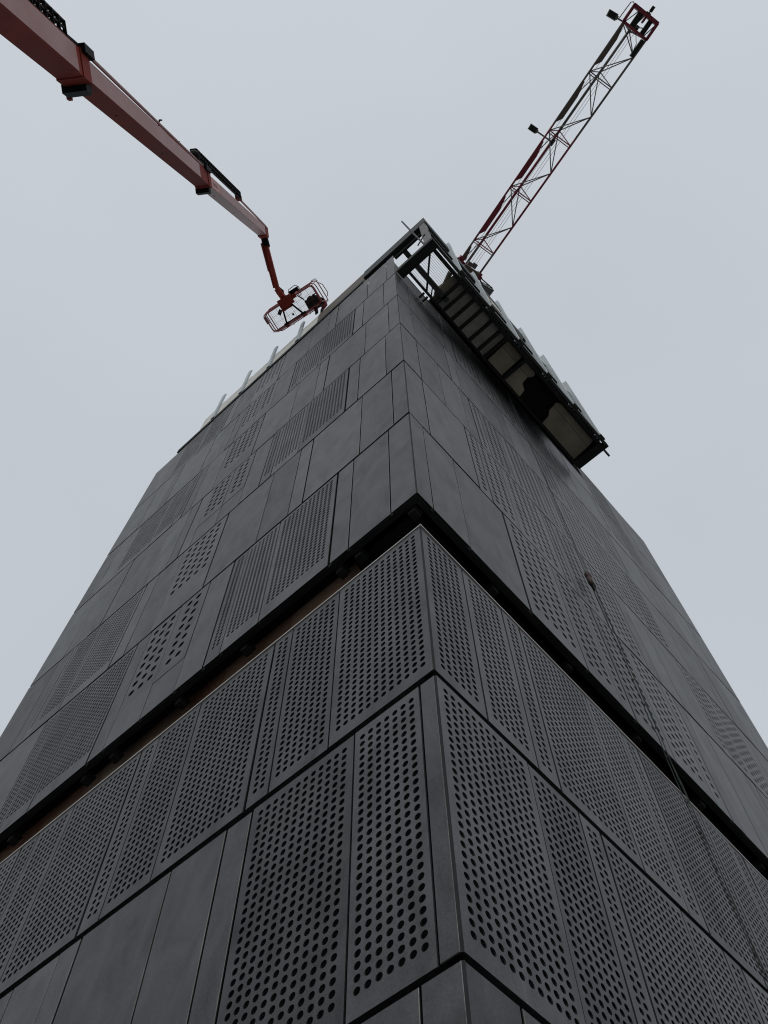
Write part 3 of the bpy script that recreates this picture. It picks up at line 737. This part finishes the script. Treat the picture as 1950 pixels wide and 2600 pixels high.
# hoist ropes
for k, (s_, z_) in enumerate(((.62, .35), (.80, .3), (.95, .25))):
    MB().tube([jp('L', .0)+JS*(s_+.1)+JZ*z_, jp('L', .99)+JS*s_+JZ*z_], .011, 4).build('hoist_cable', M['cgrey'], crane)
MB().tube([jp('L', .0)+JS*.36+JZ*.5, jp('L', .99)+JS*.28+JZ*.5], .012, 4).build('hoist_cable', M['cgrey'], crane)
# floodlights on arms
def flood(p_lamp, p_end, t):
    p_lamp, p_end = Vector(p_lamp), Vector(p_end); d = (p_end-p_lamp).normalized(); a = d.cross(JZ)
    f = MB().tube([p_lamp+d*.3, p_end], .05, 6).build('floodlight_arm', M['cgrey'], crane)
    q = MB(); q.quadbox(p_lamp, (d, a, JZ), (.31, .19, .09)); q.quadbox(p_lamp+d*.31, (d, a, JZ), (.07, .11, .11)); q.build('floodlight', M['cgrey'], crane)
    q = MB(); q.quadbox(p_lamp-JZ*.104, (d, a, JZ), (.25, .15, .004)); q.build('floodlight_glass', M['darksteel'], crane)
    q = MB(); q.quadbox(p_end, (JD, JS, JZ), (.22, .10, .12)); q.build('arm_clamp', M['darksteel'], crane)
flood((15.62, 2.40, 51.3), (16.25, 3.95, 51.5), 1); flood((8.38, 4.14, 51.3), (8.85, 5.62, 51.9), .5)
# head frame at the jib tip
HO = J['L'][1]
def hp(a, b, c=0): return HO + JD*a + JS*b + JZ*c
hm = MB()
for (a0, b0, a1, b1) in ((-.12, -.02, .95, -.02), (-.12, 1.72, .95, 1.72), (.95, -.06, .95, 1.76), (-.10, -.02, -.10, 1.72)):
    hm.bar(hp(a0, b0), hp(a1, b1), .16, .18)
hm.bar(hp(.9, -.02), hp(.9, 1.72), .22, .3); hm.build('head_frame', M['maroon'], crane)
hm = MB()
for (a0, b0, a1, b1) in ((.0, .45, .95, .45), (.0, .72, .95, .72), (.0, 1.22, .95, 1.22), (.0, 1.42, .95, 1.42)):
    hm.bar(hp(a0, b0, .1), hp(a1, b1, .1), .07, .2)
hm.build('head_beam', M['darksteel'], crane)
for b in (.58, 1.32):
    MB().quadbox(hp(.42, b, .12), (JD, JS, JZ), (.42, .10, .12)).build('sheave_guard', M['darksteel'], crane)
for b in (.95,):
    MB().tube([hp(.66, b-.04, .1), hp(.66, b+.04, .1)], .22, 14).build('sheave', M['maroon'], crane, True)
brace(hp(-.1, .05), hp(.9, .42), .03, 'cgrey'); brace(hp(-.1, 1.45), hp(.9, 1.7), .03, 'cgrey'); brace(hp(.05, .75), hp(.3, 1.22), .03, 'cgrey')
for a, b in (((-.1, -.02, 0), jp('M', .99)), ((-.1, 1.72, 0), jp('M', .99)), ((.9, .85, .1), jp('M', .99))):
    brace(hp(*a), b, .05, 'cgrey')
MB().quadbox(hp(-.75, 1.55, .0), (JD, JS, JZ), (.52, .10, .14)).build('junction_box', M['darksteel'], crane)
MB().tube([hp(-.05, -.30, .2), hp(.95, -.26, .2), hp(1.05, -.16, .2), hp(1.0, -.02, .2)], .03, 5).build('hand_rail', M['cgrey'], crane)
p = MB(); p.tube([hp(1.0, .98, .1), hp(1.42, .98, .15)], .04, 5); p.quadbox(hp(1.36, 1.0, .15), (JD, JS, JZ), (.16, .09, .08)); p.quadbox(hp(.98, .95, .1), (JD, JS, JZ), (.12, .14, .12)); p.build('warning_light', M['darksteel'], crane)
MB().tube([jp('M', .985), hp(-.2, 1.0, -.05), hp(-.6, 1.35, -.1), hp(-.9, 1.45, .05)], .02, 5).build('power_cable', M['darksteel'], crane)
# jib foot, cage and mast inside the tower
FL, FR = jp('L', -.004), jp('R', -.02)
MB().bar(FL-JS*.25, FR+JS*.3, .16, .2).build('pivot_beam', M['maroon'], crane)
for b in (FL, FR): MB().quadbox(b-JZ*.05, (JD, JS, JZ), (.26, .17, .22)).build('pivot_lug', M['maroon'], crane)
p = MB(); p.quadbox(FL-JS*.35-JD*.15, (JD, JS, JZ), (.10, .16, .1)); p.build('foot_gear', M['cgrey'], crane)
for a_, b_ in ((.65, .1), (.95, .2)): MB().quadbox(FL+JS*a_+JD*b_, (JD, JS, JZ), (.16, .15, .14)).build('foot_gear', M['cgrey'], crane)
for a in (.5, .8, 1.05): brace(FL+JS*a, FL+JS*(a-.1)-JD*.8-JZ*.6, .04, 'maroon')
cg = MB(); c0 = Vector((.15, 9.15, 50.7)); c1_ = Vector((.44, 9.98, 50.7)); cd = (c1_-c0).normalized(); cs = JD*-1
for z_ in (0, .5, 1.0):
    cg.tube([c0+JZ*z_, c1_+JZ*z_, c1_+JZ*z_+cs*.75, c0+JZ*z_+cs*.75], .03, 5, True)
for q in (c0, c1_, c1_+cs*.75, c0+cs*.75, c0.lerp(c1_, .5), c1_+cs*.25, c1_+cs*.5): cg.tube([q, q+JZ*1.0], .022, 5)
cg.build('service_cage', M['darksteel'], crane)
MB().quadbox(c0.lerp(c1_, .5)+cs*.38, (cd, cs, JZ), (.42, .36, .02)).build('cage_floor', M['wire'], crane)
brace(FR, c0, .05, 'darksteel'); brace(FR+JS*.2, c1_+JZ*.9, .04, 'darksteel')
deck = jp('L', .0).lerp(jp('R', .0), .5) - JD*1.9
p = MB(); p.quadbox(deck-JZ*1.2, (JD, JS, JZ), (1.9, .55, .16)); p.build('slewing_deck', M['cbrown'], crane)
p = MB(); p.quadbox(deck-JD*1.0-JZ*.7, (JD, JS, JZ), (.5, .5, .35)); p.build('hoist_winch', M['maroon'], crane)
mc = Vector((-2.2, 8.3, 0))
for (a, b) in ((-.6, -.6), (.6, -.6), (.6, .6), (-.6, .6)):
    MB().tube([mc+Vector((a, b, GZ)), mc+Vector((a, b, 49.8))], .07, 5).build('mast_leg', M['maroon'], crane)
z_ = 15.0; fl_ = 1
while z_ < 48.5:
    for (a, b, c, d) in ((-.6, -.6, .6, -.6), (.6, -.6, .6, .6), (.6, .6, -.6, .6), (-.6, .6, -.6, -.6)):
        brace(mc+Vector((a, b, z_)), mc+Vector((c, d, z_+1.4)), .03, 'maroon')
    z_ += 1.4


# ------------------------------------------------------------------ rope with block on the right face
rope = empty('hoist_rope', (.15, 4.6, 15.0), 'dark green rope hanging down the perforated right face with a rusty pulley block', 'rope')
random.seed(3)
for k, (dx, dy) in enumerate(((0, 0), (.02, .045), (.05, -.035))):
    pts = [(.13+dx, 4.60+dy*.2, 15.0)]
    z = 15.0
    while z > -11.0:
        z -= .45
        pts.append((.11+dx+random.uniform(-.01, .01), 4.60+dy*(1.2 if z < 4 else .5)+random.uniform(-.012, .012), z))
    MB().tube(pts if k != 2 else pts[25:], .0055 if k else .0065, 5).build('rope_strand', M['rope'], rope, True)
p = MB(); p.ball((.13, 4.60, 4.15), .10, 10, 7, (.55, .85, 1.25)); p.quadbox((.13, 4.60, 3.93), (Vector((1,0,0)), Vector((0,1,0)), Vector((0,0,1))), (.035, .06, .12)); p.build('pulley_block', M['hook'], rope, True)
MB().tube([(.13, 4.60, 3.82), (.13, 4.66, 3.74), (.13, 4.62, 3.66), (.13, 4.55, 3.70)], .016, 5).build('hook', M['black'], rope, True)
p = MB()
random.seed(5)
for k in range(26):
    z = 3.4-.5*k+random.uniform(-.1, .1); y = 4.60+random.uniform(-.03, .06)
    if z < -10.5: break
    p.ball((.13, y, z), .013, 6, 4, (1, 1, 1.8))
p.build('knot', M['rope'], rope, kind='stuff')
